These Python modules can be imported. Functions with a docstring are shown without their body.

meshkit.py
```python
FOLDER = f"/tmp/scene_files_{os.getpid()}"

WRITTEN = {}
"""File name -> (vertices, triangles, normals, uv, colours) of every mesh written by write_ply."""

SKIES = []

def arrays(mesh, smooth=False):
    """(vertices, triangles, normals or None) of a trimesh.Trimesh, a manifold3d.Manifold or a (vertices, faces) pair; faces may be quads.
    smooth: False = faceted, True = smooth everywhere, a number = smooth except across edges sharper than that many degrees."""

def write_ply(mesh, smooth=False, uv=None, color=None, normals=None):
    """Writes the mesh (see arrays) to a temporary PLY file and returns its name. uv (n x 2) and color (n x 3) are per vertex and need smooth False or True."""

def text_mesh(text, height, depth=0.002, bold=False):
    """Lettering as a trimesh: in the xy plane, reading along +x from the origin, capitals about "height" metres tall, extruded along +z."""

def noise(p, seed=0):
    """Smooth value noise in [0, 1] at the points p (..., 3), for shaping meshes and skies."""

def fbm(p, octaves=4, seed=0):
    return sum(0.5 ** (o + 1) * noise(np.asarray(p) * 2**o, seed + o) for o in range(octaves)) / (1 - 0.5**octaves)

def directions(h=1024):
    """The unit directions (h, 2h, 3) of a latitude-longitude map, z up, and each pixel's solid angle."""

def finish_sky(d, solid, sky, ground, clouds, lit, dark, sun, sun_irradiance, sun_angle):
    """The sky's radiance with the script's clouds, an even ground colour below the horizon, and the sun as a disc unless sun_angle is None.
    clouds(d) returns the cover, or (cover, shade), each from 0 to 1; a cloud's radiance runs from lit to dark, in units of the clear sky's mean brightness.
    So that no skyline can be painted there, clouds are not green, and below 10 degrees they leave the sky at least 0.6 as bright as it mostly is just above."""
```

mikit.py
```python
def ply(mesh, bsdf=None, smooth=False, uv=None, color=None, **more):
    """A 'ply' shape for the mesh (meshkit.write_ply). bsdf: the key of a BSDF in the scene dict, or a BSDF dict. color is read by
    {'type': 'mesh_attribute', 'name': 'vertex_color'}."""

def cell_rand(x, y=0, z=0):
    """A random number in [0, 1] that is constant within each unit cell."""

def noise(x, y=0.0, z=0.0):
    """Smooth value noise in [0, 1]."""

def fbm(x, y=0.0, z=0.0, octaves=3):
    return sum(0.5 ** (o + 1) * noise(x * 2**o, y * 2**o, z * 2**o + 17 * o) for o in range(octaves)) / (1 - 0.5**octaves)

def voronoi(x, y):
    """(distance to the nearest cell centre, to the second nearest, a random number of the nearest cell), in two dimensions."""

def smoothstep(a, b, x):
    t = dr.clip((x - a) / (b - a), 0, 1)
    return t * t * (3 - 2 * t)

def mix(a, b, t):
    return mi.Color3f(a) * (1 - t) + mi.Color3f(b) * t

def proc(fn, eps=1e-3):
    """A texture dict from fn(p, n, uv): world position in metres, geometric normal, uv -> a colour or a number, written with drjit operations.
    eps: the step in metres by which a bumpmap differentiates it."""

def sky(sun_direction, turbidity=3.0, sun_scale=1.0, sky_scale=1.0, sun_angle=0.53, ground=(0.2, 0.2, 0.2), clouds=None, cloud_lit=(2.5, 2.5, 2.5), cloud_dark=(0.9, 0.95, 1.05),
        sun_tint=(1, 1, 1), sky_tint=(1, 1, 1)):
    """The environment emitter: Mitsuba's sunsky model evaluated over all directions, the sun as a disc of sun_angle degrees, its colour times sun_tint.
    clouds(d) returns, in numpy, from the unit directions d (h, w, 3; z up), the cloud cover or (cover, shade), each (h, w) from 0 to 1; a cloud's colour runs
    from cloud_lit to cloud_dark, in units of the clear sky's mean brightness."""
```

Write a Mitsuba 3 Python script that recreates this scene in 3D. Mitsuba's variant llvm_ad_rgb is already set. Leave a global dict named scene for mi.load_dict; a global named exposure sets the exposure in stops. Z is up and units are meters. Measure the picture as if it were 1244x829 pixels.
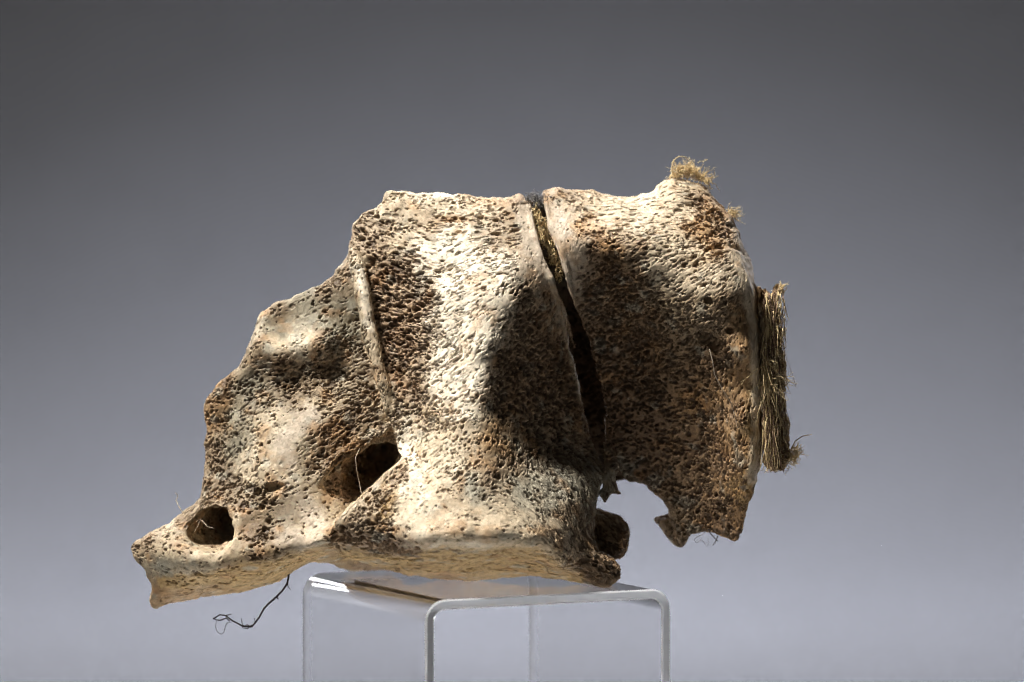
import math, numpy as np, trimesh, mitsuba as mi, mikit, meshkit, shapely
from scipy.interpolate import RBFInterpolator
from scipy.ndimage import gaussian_filter, map_coordinates
from scipy.spatial import cKDTree
T = mi.ScalarTransform4f
rng = np.random.default_rng(7)
scene, labels = {}, {}

# ------------------------------------------------------------------ camera, lamps, exposure
S = 0.0002                       # metres per sculpting unit
FOCAL = 5500.0                   # lens distance in sculpting units: a long macro lens about 1.1 m away
PITCH = math.radians(3.0)
RIGHT = np.array([1.0, 0, 0])
FWD = np.array([0, math.cos(PITCH), -math.sin(PITCH)])
UP = np.array([0, math.sin(PITCH), math.cos(PITCH)])
ORIGIN = np.array([0, 0, 0.14])
CX, CY = 622.0, 414.5


def world(x, y, h):
    """Sculpting coordinates (x right, y down, h towards the viewer; 0.2 mm units) to metres."""
    x, y, h = (np.asarray(v, float)[..., None] for v in (x, y, h))
    return ORIGIN + S * ((x - CX) * RIGHT + (CY - y) * UP - h * FWD)


def undo(x, y, h):
    """Measured position corrected for how much nearer h is."""
    k = 1 - np.asarray(h, float) / FOCAL
    return CX + (np.asarray(x, float) - CX) * k, CY + (np.asarray(y, float) - CY) * k


eye = ORIGIN - FWD * FOCAL * S
scene['camera'] = {'type': 'thinlens', 'fov': math.degrees(2 * math.atan(622 / FOCAL)), 'fov_axis': 'x',
                   'aperture_radius': 0.0095, 'focus_distance': (FOCAL - 15) * S, 'near_clip': 0.05, 'far_clip': 50.0,
                   'to_world': T().look_at(origin=eye.tolist(), target=(eye + FWD).tolist(), up=[0, 0, 1])}
exposure = 0.0


def lamp(name, pos, target, w, h, rgb, label):
    scene[name] = {'type': 'rectangle', 'to_world': T().look_at(origin=list(pos), target=list(target), up=[0.01, 0.01, 1]) @ T().scale([w / 2, h / 2, 1]),
                   'emitter': {'type': 'area', 'radiance': {'type': 'rgb', 'value': list(rgb)}},
                   'bsdf': {'type': 'diffuse', 'reflectance': {'type': 'rgb', 'value': 0.5}}}
    labels[name] = {'label': label, 'category': 'studio lamp'}


OBJ = (0, 0, 0.15)
lamp('key_softbox', (-0.48, -0.17, 1.04), OBJ, 0.14, 0.14, (490, 470, 436), 'small bright softbox high above the bone specimen')
lamp('added_fill', (-0.5, -1.5, 0.5), OBJ, 0.5, 0.5, (0.42, 0.42, 0.42), 'unseen dim fill lamp added beside the camera')  # unseen fill, added to lift shaded bone and the riser's front edges
lamp('added_panel', (-0.8, 0.6, 0.5), (0, 0.35, 0.4), 0.8, 1.0, (0.3, 0.3, 0.32), 'unseen glowing panel added left of the riser to brighten its edges')  # unseen panel, added so the clear edges pick up brightness
lamp('added_panel_001', (0.8, 0.68, 0.5), (0, 0.5, 0.4), 0.9, 1.0, (0.5, 0.5, 0.52), 'unseen glowing panel added right of the riser to brighten its edges')  # also added out of view; brightens edges and the fibre mat
lamp('added_strip', (-0.5, 0.8, 0.4), (0, 0, 0.15), 0.14, 0.9, (15, 15, 15.4), 'unseen upright strip lamp added left behind the riser to brighten its edges')  # unseen strip, added for white lines along the acrylic edges
lamp('added_strip_001', (0.5, 0.8, 0.4), (0, 0, 0.15), 0.14, 0.9, (8, 8, 8.2), 'unseen upright strip lamp added right behind the riser to brighten its edges')  # its added counterpart on the right, likewise unseen
for nm, aim, cone, p in (('backdrop_spot', 0.74, 25.5, 27.0), ('backdrop_spot_001', 0.60, 24.5, 34.0)):
    scene[nm] = {'type': 'spot', 'intensity': {'type': 'rgb', 'value': [p, p * 1.03, p * 1.14]}, 'cutoff_angle': cone, 'beam_width': 2,
                 'to_world': T().look_at(origin=[0.03, 1.0, 1.5], target=[0.02, aim, -0.0], up=[0, 1, 0])}

# ------------------------------------------------------------------ materials
scene['bone_mat'] = {'type': 'twosided', 'bsdf': {'type': 'principled', 'base_color': {'type': 'mesh_attribute', 'name': 'vertex_color'}, 'roughness': 0.62, 'specular': 0.35}}
scene['acrylic_mat'] = {'type': 'dielectric', 'int_ior': 1.49, 'ext_ior': 1.0}
for nm, lo in (('cut_edge_mat', 0.7), ('end_face_mat', 0.5), ('back_edge_mat', 0.45)):
    scene[nm] = {'type': 'blendbsdf', 'weight': mikit.proc((lambda lo: lambda p, n, uv: lo + 0.3 * mikit.smoothstep(0.35, 0.75, mikit.fbm(p.x * 60, p.y * 60, p.z * 14, 2)))(lo)),
                 'a': {'type': 'dielectric', 'int_ior': 1.49, 'ext_ior': 1.0}, 'b': {'type': 'principledthin', 'base_color': {'type': 'rgb', 'value': [.93, .94, .96]}, 'roughness': 0.6, 'diff_trans': 1.2}}
scene['paper_mat'] = {'type': 'twosided', 'bsdf': {'type': 'diffuse', 'reflectance': mikit.proc(lambda p, n, uv: mikit.mix((0.0455, 0.046, 0.0492), (0.049, 0.0496, 0.0528), mikit.fbm(p.x * 40, p.y * 40, p.z * 40, 3)))}}
for nm, c in dict(straw=(.60, .47, .26), pale=(.72, .62, .44), root=(.035, .026, .02), hair=(.55, .46, .36), dark=(.16, .10, .06), grey=(.16, .15, .145)).items():
    scene[nm + '_fibre_mat'] = {'type': 'twosided', 'bsdf': {'type': 'principled', 'base_color': {'type': 'rgb', 'value': list(c)}, 'roughness': 0.6, 'specular': 0.3}}

# ------------------------------------------------------------------ backdrop: one sweep of paper
prof = [(-1.6, 0.0), (0.75, 0.0)] + [(0.75 + 0.55 * math.sin(a), 0.55 - 0.55 * math.cos(a)) for a in np.linspace(0.06, math.pi / 2, 26)] + [(1.3, 2.2)]
prof = np.array(prof) - [0, 0.004]
n = len(prof)
v = np.vstack([np.c_[np.full(n, sx), prof[:, 0], prof[:, 1]] for sx in (-2.2, 2.2)])
f = np.array([[i, n + i, n + i + 1, i + 1] for i in range(n - 1)])
scene['backdrop'] = mikit.ply((v, f), 'paper_mat', smooth=True)
labels['backdrop'] = {'label': 'seamless blue-grey paper backdrop behind and under the bone', 'kind': 'structure', 'category': 'backdrop'}

card = trimesh.creation.box((0.26, 0.24, 0.003)); card.apply_translation((-0.03, -0.03, -0.0019))
scene['added_bounce_card'] = mikit.ply(card, {'type': 'diffuse', 'reflectance': {'type': 'rgb', 'value': [.40, .40, .39]}})  # added out of view to bounce light up onto the bone
labels['added_bounce_card'] = {'label': 'unseen grey bounce card added on the backdrop under the clear riser', 'category': 'card'}

# ------------------------------------------------------------------ acrylic riser: one bent sheet
# corners of its top found on the plane the bone rests on
c0, cr, cl = (np.array(undo(*q) + (q[2],)) for q in ((517, 730, 139), (815, 715, 2), (367, 697, -170)))
A, Bp, Cp = (world(*q) for q in (c0, cr, cl))
ZT = (A[2] + Bp[2] + Cp[2]) / 3
ux = Bp - A; ux[2] = 0; W1 = np.linalg.norm(ux); ux /= W1
uy = Cp - A; uy[2] = 0; W2 = np.linalg.norm(uy); uy /= W2
TH, RO, HT = 0.0024, 0.0052, ZT


def rounded_u(n=8):
    pts = [(0, 0)]
    outer = [(0, 0), (0, HT - RO)] + [(RO - RO * math.cos(a), HT - RO + RO * math.sin(a)) for a in np.linspace(0, math.pi / 2, n)[1:]]
    outer += [(W1 - RO + RO * math.sin(a), HT - RO + RO * math.cos(a)) for a in np.linspace(0, math.pi / 2, n)] + [(W1, 0)]
    ri = RO - TH
    inner = [(W1 - TH, 0), (W1 - TH, HT - RO)] + [(W1 - TH - ri + ri * math.cos(a), HT - RO + ri * math.sin(a)) for a in np.linspace(0, math.pi / 2, n)[1:]]
    inner += [(TH + ri - ri * math.sin(a), HT - RO + ri * math.cos(a)) for a in np.linspace(0, math.pi / 2, n)] + [(TH, 0)]
    return outer + inner


def riser():
    poly = shapely.Polygon(rounded_u())
    parts = []
    b = 0.00042                    # small bevel on the cut edges
    m = trimesh.creation.extrude_polygon(poly, W2 - 2 * b, engine='earcut')
    vv = np.array(m.vertices); vv[:, 2] += b
    p2 = poly.buffer(-b, join_style=2)
    # bevel: pull the boundary ring of each end in, by adding end caps of the shrunk profile
    ring = np.array(rounded_u()); k = len(ring)
    d = np.roll(ring, -1, 0) - np.roll(ring, 1, 0); nrm = np.c_[d[:, 1], -d[:, 0]]; nrm /= np.linalg.norm(nrm, axis=1, keepdims=True)
    if not poly.contains(shapely.Point(*(ring[5] + nrm[5] * 1e-5))):
        nrm = -nrm
    ins = ring + nrm * b
    V = np.vstack([np.c_[ins, np.zeros(k)], np.c_[ring, np.full(k, b)], np.c_[ring, np.full(k, W2 - b)], np.c_[ins, np.full(k, W2)]])
    F = []
    for L in range(3):
        for i in range(k):
            j = (i + 1) % k
            F += [[L * k + i, L * k + j, (L + 1) * k + j], [L * k + i, (L + 1) * k + j, (L + 1) * k + i]]
    # caps: strips between outer and inner halves
    h = k // 2
    for base, flip in ((0, 0), (3 * k, 1)):
        for i in range(h - 1):
            a, b2, c, d2 = base + i, base + i + 1, base + k - 2 - i, base + k - 1 - i
            F += [[a, c, b2], [a, d2, c]] if not flip else [[a, b2, c], [a, c, d2]]
    M = trimesh.Trimesh(V, F, process=False)
    trimesh.repair.fix_normals(M)
    P = A * [1, 1, 0] + M.vertices[:, :1] * ux + M.vertices[:, 2:3] * uy + np.array([0, 0, 1]) * M.vertices[:, 1:2]
    M = trimesh.Trimesh(P, M.faces, process=False)
    if M.volume < 0:
        M.invert()
    return M, len(ring)


RM, RK = riser()
fv = RM.faces // RK                                        # 0..3: which of the four rings
cut = fv.min(1) != fv.max(1)
cut &= ~((fv.min(1) == 1) & (fv.max(1) == 2))
cap = (fv.min(1) == fv.max(1))
back_end = fv.max(1) == 3
sub = lambda m: RM.submesh([np.flatnonzero(m)], append=True, repair=False)
scene['display_riser'] = mikit.ply(sub(~cut & ~cap), 'acrylic_mat', smooth=28)
scene['display_riser__end_face'] = mikit.ply(sub(cap & ~back_end), 'end_face_mat')
scene['display_riser__end_face_001'] = mikit.ply(sub(cap & back_end), 'back_edge_mat')
scene['display_riser__cut_edge'] = mikit.ply(sub(cut & ~back_end), 'cut_edge_mat')
scene['display_riser__cut_edge_001'] = mikit.ply(sub(cut & back_end), 'back_edge_mat')
labels['display_riser'] = {'label': 'clear bent acrylic display riser with rounded corners under the bone', 'category': 'display stand'}

# ------------------------------------------------------------------ the bone: sculpted as solids in a voxel field
VS = 1.67
X0, Y0, H0 = 148.0, 205.0, -262.0
NX, NY, NH = 489, 331, 238
gx, gy, gh = X0 + VS * np.arange(NX), Y0 + VS * np.arange(NY), H0 + VS * np.arange(NH)
GX, GY = np.meshgrid(gx, gy, indexing='ij')
P2 = np.c_[GX.ravel(), GY.ravel()]


def outline(pts, amp=4.0):
    """Rows (x, y, edge radius, edge height) -> dense roughened loop."""
    p = np.array(pts, float)
    p[:, 0], p[:, 1] = undo(p[:, 0], p[:, 1], p[:, 3])
    q = np.vstack([p, p[:1]])
    out = []
    for a, b in zip(q[:-1], q[1:]):
        m = max(1, int(np.hypot(*(b - a)[:2])))
        out.append(a + (b - a) * (np.arange(m) / m)[:, None])
    o = np.vstack(out)
    xy = np.vstack([o[-3:, :], o, o[:3, :]])
    o = sum(w * xy[3 + k:len(xy) - 3 + k] for k, w in ((-3, .08), (-2, .12), (-1, .18), (0, .24), (1, .18), (2, .12), (3, .08)))
    d = np.roll(o[:, :2], -2, 0) - np.roll(o[:, :2], 2, 0)
    nrm = np.c_[d[:, 1], -d[:, 0]] / np.maximum(np.linalg.norm(d, axis=1, keepdims=True), 1e-6)
    r = meshkit.fbm(np.c_[o[:, :2] / 9, np.zeros(len(o))], 3, 5) - 0.5
    o[:, :2] += nrm * (r * amp)[:, None]
    return o


def solid(pts, ctrl, back=-165.0, Rb=70.0, smooth=0.6, amp=4.0):
    o = outline(pts, amp)
    poly = shapely.Polygon(o[:, :2]).buffer(0)
    inside = shapely.contains_xy(poly, P2[:, 0], P2[:, 1]).reshape(NX, NY)
    d, i = cKDTree(o[:, :2]).query(P2)
    d = d.reshape(NX, NY); R = o[i, 2].reshape(NX, NY); h0 = gaussian_filter(o[i, 3].reshape(NX, NY), 3.0 / VS)
    c = np.array(ctrl, float)
    cx, cy = undo(c[:, 0], c[:, 1], c[:, 2])
    step = 6
    cg = RBFInterpolator(np.c_[cx, cy], c[:, 2], kernel='thin_plate_spline', smoothing=smooth)
    sub = np.c_[GX[::step, ::step].ravel(), GY[::step, ::step].ravel()]
    f = cg(sub).reshape(GX[::step, ::step].shape)
    ii, jj = np.meshgrid(np.arange(NX) / step, np.arange(NY) / step, indexing='ij')
    f = map_coordinates(f, [ii, jj], order=3, mode='nearest')
    f = np.clip(f, -230, 124)
    roll = lambda t: np.sqrt(np.clip(1 - (1 - np.clip(t, 0, 1)) ** 2, 0, 1))
    front = h0 + (f - h0) * roll(d / np.maximum(R, 1))
    bk = h0 + (np.minimum(back, h0 - 6) - h0) * roll(d / Rb)
    sd = np.where(inside, d, -d)
    g = np.sqrt(1 + np.minimum((np.gradient(front, VS)[0] ** 2 + np.gradient(front, VS)[1] ** 2), 30))
    return front, bk, sd, g


def to_field(sol):
    front, bk, sd, g = (a.astype(np.float32)[:, :, None] for a in sol)
    hh = gh.astype(np.float32)[None, None, :]
    return np.minimum(np.minimum((front - hh) / g, (hh - bk) * 0.6), np.clip(sd, -30, 30))


def rows(default, *pts):
    return [tuple(p) + tuple(default[len(p) - 2:]) for p in pts]


wing = ([(440, 296, 25, -60), (422, 309, 22, -60), (403, 336, 20, -52), (390, 345, 18, -50), (369, 354, 16, -48), (351, 365, 14, -48), (336, 368, 12, -46), (319, 379, 12, -46), (312, 391, 12, -46), (306, 413, 12, -42),
         (295, 435, 14, -42), (289, 447, 14, -42), (265, 465, 16, -44), (254, 478, 16, -46), (248, 491, 16, -48), (248, 502, 16, -48), (253, 522, 16, -45), (249, 537, 16, -44), (250, 557, 16, -40), (246, 587, 14, -36),
         (242, 605, 14, -34), (233, 616, 14, -28), (206, 636, 12, -18), (182, 647, 12, -14), (163, 657, 10, -12), (158, 667, 8, -8), (163, 678, 6, -4), (177, 692, 4, 0), (184, 715, 4, -6), (182, 732, 6, -12), (188, 739, 8, -18),
         (209, 734, 8, -24), (256, 724, 10, -34), (302, 718, 10, -42), (337, 707, 10, -55), (356, 694, 10, -70), (379, 684, 10, -90), (396, 682, 10, -120), (420, 693, 12, -180), (476, 694, 14, -186), (500, 680, 14, -150),
         (530, 640, 14, -100), (545, 560, 20, -80), (520, 450, 20, -70), (480, 330, 20, -60)],
        [(422, 325, -38), (400, 350, -32), (365, 372, -40), (335, 385, -38), (345, 398, -37), (340, 426, -15), (375, 423, -17), (380, 398, -28), (400, 408, -18), (420, 395, -28), (440, 430, -28), (320, 425, -14),
         (320, 452, -20), (360, 458, -24), (400, 450, -30), (280, 480, -26), (262, 500, -34), (270, 540, -26), (300, 520, -10), (340, 500, -6), (380, 490, -12), (430, 480, -16), (455, 500, -10),
         (340, 540, 10), (370, 520, 6), (310, 560, 4), (400, 530, 4), (420, 545, -2), (440, 530, 0), (270, 580, -16), (262, 600, -8), (320, 610, 28), (330, 640, 36), (300, 640, 30), (375, 610, 28), (380, 640, 45), (360, 660, 48),
         (400, 630, 40), (410, 560, 0), (450, 560, -25), (470, 600, -30), (225, 640, 10), (250, 672, 34), (285, 660, 38), (290, 625, 22), (255, 610, 0), (200, 650, 10), (180, 655, 4), (170, 665, 0),
         (182, 662, 12), (209, 671, 28), (240, 681, 40), (263, 683, 45), (287, 678, 46), (314, 681, 48), (345, 671, 52), (379, 667, 56), (402, 663, 58), (190, 690, 10), (192, 720, -4), (230, 705, 18), (260, 712, 0), (300, 702, 12),
         (340, 692, 12), (370, 679, 10), (395, 674, -10), (420, 675, -60), (450, 680, -110), (300, 590, 5), (480, 430, -30), (500, 600, -40), (500, 500, -30)])
body = ([(434, 350, 6, -32), (428, 318, 8, -42), (422, 306, 20, -52), (428, 282, 22, -55), (428, 273, 22, -55), (441, 257, 20, -55), (454, 254, 20, -55), (466, 246, 16, -55), (467, 235, 14, -55), (475, 231, 18, -55), (500, 234, 24, -58),
         (520, 236, 24, -58), (537, 234, 24, -58), (560, 237, 24, -58), (590, 240, 24, -58), (620, 240, 20, -55), (633, 236, 10, -50), (646, 250, 4, -36), (649, 275, 4, -24), (654, 300, 4, -14), (661, 320, 4, -6), (668, 335, 4, -3),
         (676, 352, 4, -8), (683, 372, 4, -26), (690, 395, 4, -42), (692, 420, 4, -56), (699, 450, 4, -64), (707, 490, 4, -70), (716, 525, 4, -72), (728, 555, 4, -70), (734, 575, 5, -66), (732, 591, 6, -45), (727, 605, 8, -40),
         (722, 619, 8, -35), (722, 647, 8, -20), (730, 668, 8, -10), (747, 680, 8, -2), (754, 691, 10, 0), (753, 703, 10, -5), (739, 715, 12, -7), (725, 713, 10, -12), (702, 708, 10, -30), (682, 704, 10, -45), (641, 700, 10, -70),
         (601, 702, 10, -82), (569, 706, 10, -85), (533, 704, 10, -90), (509, 700, 10, -90), (481, 695, 10, -70), (440, 684, 9, -25), (412, 672, 7, 20), (398, 660, 5, 48), (396, 650, 5, 56), (400, 643, 5, 60), (412, 632, 5, 64),
         (440, 605, 5, 64), (470, 577, 5, 56), (490, 560, 6, 42), (484, 545, 8, 22), (477, 520, 8, 2), (470, 490, 8, -8), (456, 445, 6, -20), (442, 390, 6, -26)],
        [(480, 250, -42), (550, 255, -36), (620, 255, -30), (450, 275, -44), (500, 300, -20), (550, 300, -10), (600, 300, 0), (628, 290, -8), (450, 320, -28), (480, 360, -12), (520, 360, 6), (560, 360, 26), (600, 352, 30), (640, 330, 14),
         (665, 345, 2), (460, 400, -15), (490, 420, -2), (530, 420, 18), (565, 420, 44), (592, 420, 52), (622, 420, 22), (650, 420, 0), (688, 420, -52), (480, 480, 6), (520, 480, 26), (560, 480, 54), (583, 480, 62), (612, 480, 34),
         (645, 480, 0), (685, 480, -50), (706, 500, -66), (490, 540, 22), (530, 540, 55), (570, 540, 72), (600, 540, 66), (630, 550, 42), (670, 550, -4), (710, 555, -50), (500, 565, 48), (480, 590, 70), (450, 615, 80), (425, 632, 78),
         (530, 590, 85), (580, 590, 92), (620, 590, 75), (660, 590, 45), (700, 590, 5), (720, 600, -20), (480, 630, 95), (530, 630, 108), (580, 630, 110), (630, 630, 95), (670, 630, 65), (700, 630, 30), (718, 640, 0),
         (456, 638, 92), (491, 655, 105), (515, 662, 112), (554, 663, 115), (596, 662, 112), (641, 663, 100), (683, 686, 60), (720, 704, 15), (735, 690, 25), (700, 670, 45), (720, 680, 30), (421, 650, 70), (450, 658, 78), (490, 670, 86),
         (420, 665, 52), (440, 672, 40), (500, 685, 15), (560, 685, 20), (600, 682, 25), (650, 685, 20), (690, 698, 0), (540, 697, -35), (620, 695, -30), (480, 684, 10)])
vert = ([(659, 232, 6, -50), (660, 245, 4, -38), (666, 271, 4, -26), (677, 303, 4, -16), (684, 327, 4, -12), (694, 358, 4, -24), (704, 384, 4, -36), (715, 410, 4, -48), (723, 440, 4, -58), (729, 465, 4, -64), (736, 500, 5, -70),
         (735, 530, 5, -78), (742, 555, 6, -84), (756, 577, 8, -90), (761, 584, 8, -90), (775, 588, 8, -92), (783, 589, 8, -92), (794, 597, 8, -92), (806, 608, 8, -94), (812, 618, 8, -96), (814, 628, 8, -96), (822, 652, 8, -94), (829, 666, 8, -94),
         (837, 652, 8, -94), (853, 645, 8, -90), (876, 652, 8, -80), (892, 659, 8, -70), (898, 657, 8, -66), (902, 642, 9, -56), (907, 620, 10, -40), (913, 599, 12, -40), (919, 577, 14, -40), (923, 562, 15, -40), (926, 533, 15, -40),
         (927, 512, 15, -40), (925, 490, 15, -40), (926, 450, 15, -40), (927, 417, 15, -40), (925, 388, 15, -40), (922, 359, 15, -40), (916, 341, 15, -42), (912, 319, 15, -44), (904, 304, 15, -46), (899, 284, 18, -50), (888, 262, 18, -54),
         (875, 245, 18, -58), (860, 231, 18, -60), (847, 222, 18, -60), (825, 216, 18, -60), (812, 216, 18, -60), (803, 222, 18, -60), (795, 231, 18, -60), (782, 236, 20, -60), (760, 239, 22, -60), (754, 239, 22, -60), (732, 235, 22, -60),
         (719, 231, 20, -60), (686, 231, 14, -56), (679, 228, 10, -54)],
        [(690, 250, -28), (730, 255, -22), (780, 258, -18), (820, 235, -32), (850, 245, -32), (700, 290, 4), (740, 288, 18), (780, 288, 22), (820, 280, 8), (860, 270, -8), (882, 285, -10), (700, 322, -4), (730, 322, 2), (770, 318, 20),
         (800, 325, 28), (840, 320, 26), (880, 312, 26), (900, 322, 18), (715, 380, -32), (750, 380, -28), (790, 380, -6), (830, 380, 20), (870, 370, 40), (898, 360, 40), (914, 380, 12), (730, 440, -56), (770, 440, -54), (810, 440, -34),
         (850, 440, -8), (885, 430, 24), (903, 430, 36), (916, 440, 12), (745, 510, -72), (790, 510, -68), (840, 510, -48), (880, 510, -14), (903, 510, 22), (917, 510, 6), (770, 565, -84), (820, 570, -78), (870, 570, -48), (902, 570, 2),
         (830, 630, -86), (880, 630, -64), (898, 620, -44)])
knob = ([(700, 625, 14, -95), (721, 619, 14, -95), (740, 622, 14, -95), (754, 626, 14, -95), (763, 637, 14, -95), (766, 648, 14, -95), (764, 661, 14, -95), (758, 675, 14, -95), (745, 683, 14, -95), (715, 680, 14, -95)],
        [(720, 650, -68), (740, 640, -72), (750, 660, -60), (735, 668, -66)], -150, 25)
spur = ([(793, 632, 6, -126), (795, 628, 6, -126), (815, 624, 8, -126), (835, 630, 8, -124), (836, 655, 8, -120), (829, 666, 8, -118), (822, 664, 8, -120), (813, 656, 8, -122), (802, 643, 8, -124)],
        [(805, 635, -116), (820, 645, -106), (828, 655, -100), (830, 635, -100)], -165, 16)
plug = ([(628, 244, 6, -62), (690, 238, 6, -62), (712, 300, 6, -120), (726, 380, 6, -140), (746, 470, 6, -155), (762, 582, 6, -155), (716, 590, 6, -155), (686, 470, 6, -155), (655, 350, 6, -130)],
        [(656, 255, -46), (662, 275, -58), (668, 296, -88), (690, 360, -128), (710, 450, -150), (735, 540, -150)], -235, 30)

SMOOTH = 3.0
fW, fB, fC = to_field(solid(*wing)), to_field(solid(*body)), to_field(solid(*vert))
fK, fS, fD = to_field(solid(*knob)), to_field(solid(*spur)), to_field(solid(*plug))


def around(pts, pad):
    p = np.array(pts)
    sl = []
    for k, (g0, nn) in enumerate(((X0, NX), (Y0, NY), (H0, NH))):
        a = max(0, int((p[:, k].min() - pad - g0) / VS)); b = min(nn, int((p[:, k].max() + pad - g0) / VS) + 2)
        sl.append(slice(a, b))
    q = np.stack(np.meshgrid(gx[sl[0]], gy[sl[1]], gh[sl[2]], indexing='ij'), -1)
    return tuple(sl), q


def chain_dist(pts, q):
    """Distance to a chain of tapered capsules with rows (x, y, h, r), negative inside."""
    best = np.full(q.shape[:-1], 1e9, np.float32)
    p = np.array(pts, float)
    for a, b in zip(p[:-1], p[1:]):
        ab = b[:3] - a[:3]
        t = np.clip(((q - a[:3]) @ ab) / (ab @ ab), 0, 1)
        dd = np.linalg.norm(q - a[:3] - t[..., None] * ab, axis=-1) - (a[3] + t * (b[3] - a[3]))
        best = np.minimum(best, dd)
    return best


def und(pts):
    p = np.array(pts, float); p[:, 0], p[:, 1] = undo(p[:, 0], p[:, 1], p[:, 2]); return p


def add(field, pts, k=3.0):
    p = und(pts); sl, q = around(p[:, :3], p[:, 3].max() + 8)
    d = -chain_dist(p, q)
    a = field[sl]
    t = np.clip(0.5 + 0.5 * (d - a) / k, 0, 1)
    field[sl] = a * (1 - t) + d * t + k * t * (1 - t)


def carve(field, pts, k=2.0, rough=0.0, flat=None):
    p = und(pts); sl, q = around(p[:, :3], p[:, 3].max() + 8)
    d = chain_dist(p, q)
    if rough:
        d = d + rough * (meshkit.fbm(q / 11, 2, 3) - 0.5)
    a = field[sl]
    t = np.clip(0.5 + 0.5 * (a - d) / k, 0, 1)
    field[sl] = a * (1 - t) + d * t - k * t * (1 - t)


# strut lying on the shoulder, ring under the first hole, ridge along the shelf's left edge
fU = np.full((NX, NY, NH), -30, np.float32)
add(fU, [(431, 308, -38, 7), (434, 325, -25, 9), (441, 360, -14, 9.5), (449, 405, -7, 9.5), (458, 440, -1, 9), (467, 470, 2, 8), (474, 504, -1, 6)], 1)
add(fW, [(212, 646, 2, 6), (228, 664, 18, 7), (248, 676, 32, 7), (266, 680, 38, 7), (281, 668, 36, 7), (289, 648, 26, 6), (290, 630, 18, 5)], 4)
carve(fW, [(259, 644, 60, 24), (259, 643, 20, 26), (266, 638, -20, 25), (290, 628, -70, 23)], 4, 10)
carve(fW, [(236, 652, 40, 10), (244, 646, 0, 14)], 10)
carve(fW, [(410, 604, 60, 9), (424, 594, 20, 15), (446, 572, -50, 27), (482, 556, -120, 24)], 4, 10)
carve(fW, [(440, 578, 60, 21), (446, 568, 0, 27), (468, 556, -80, 26), (484, 556, -120, 20)], 4, 12)
add(fW, [(388, 582, 16, 4), (402, 562, 16, 7), (430, 544, 8, 9), (458, 528, -4, 5), (476, 516, -16, 2)], 10)
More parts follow.
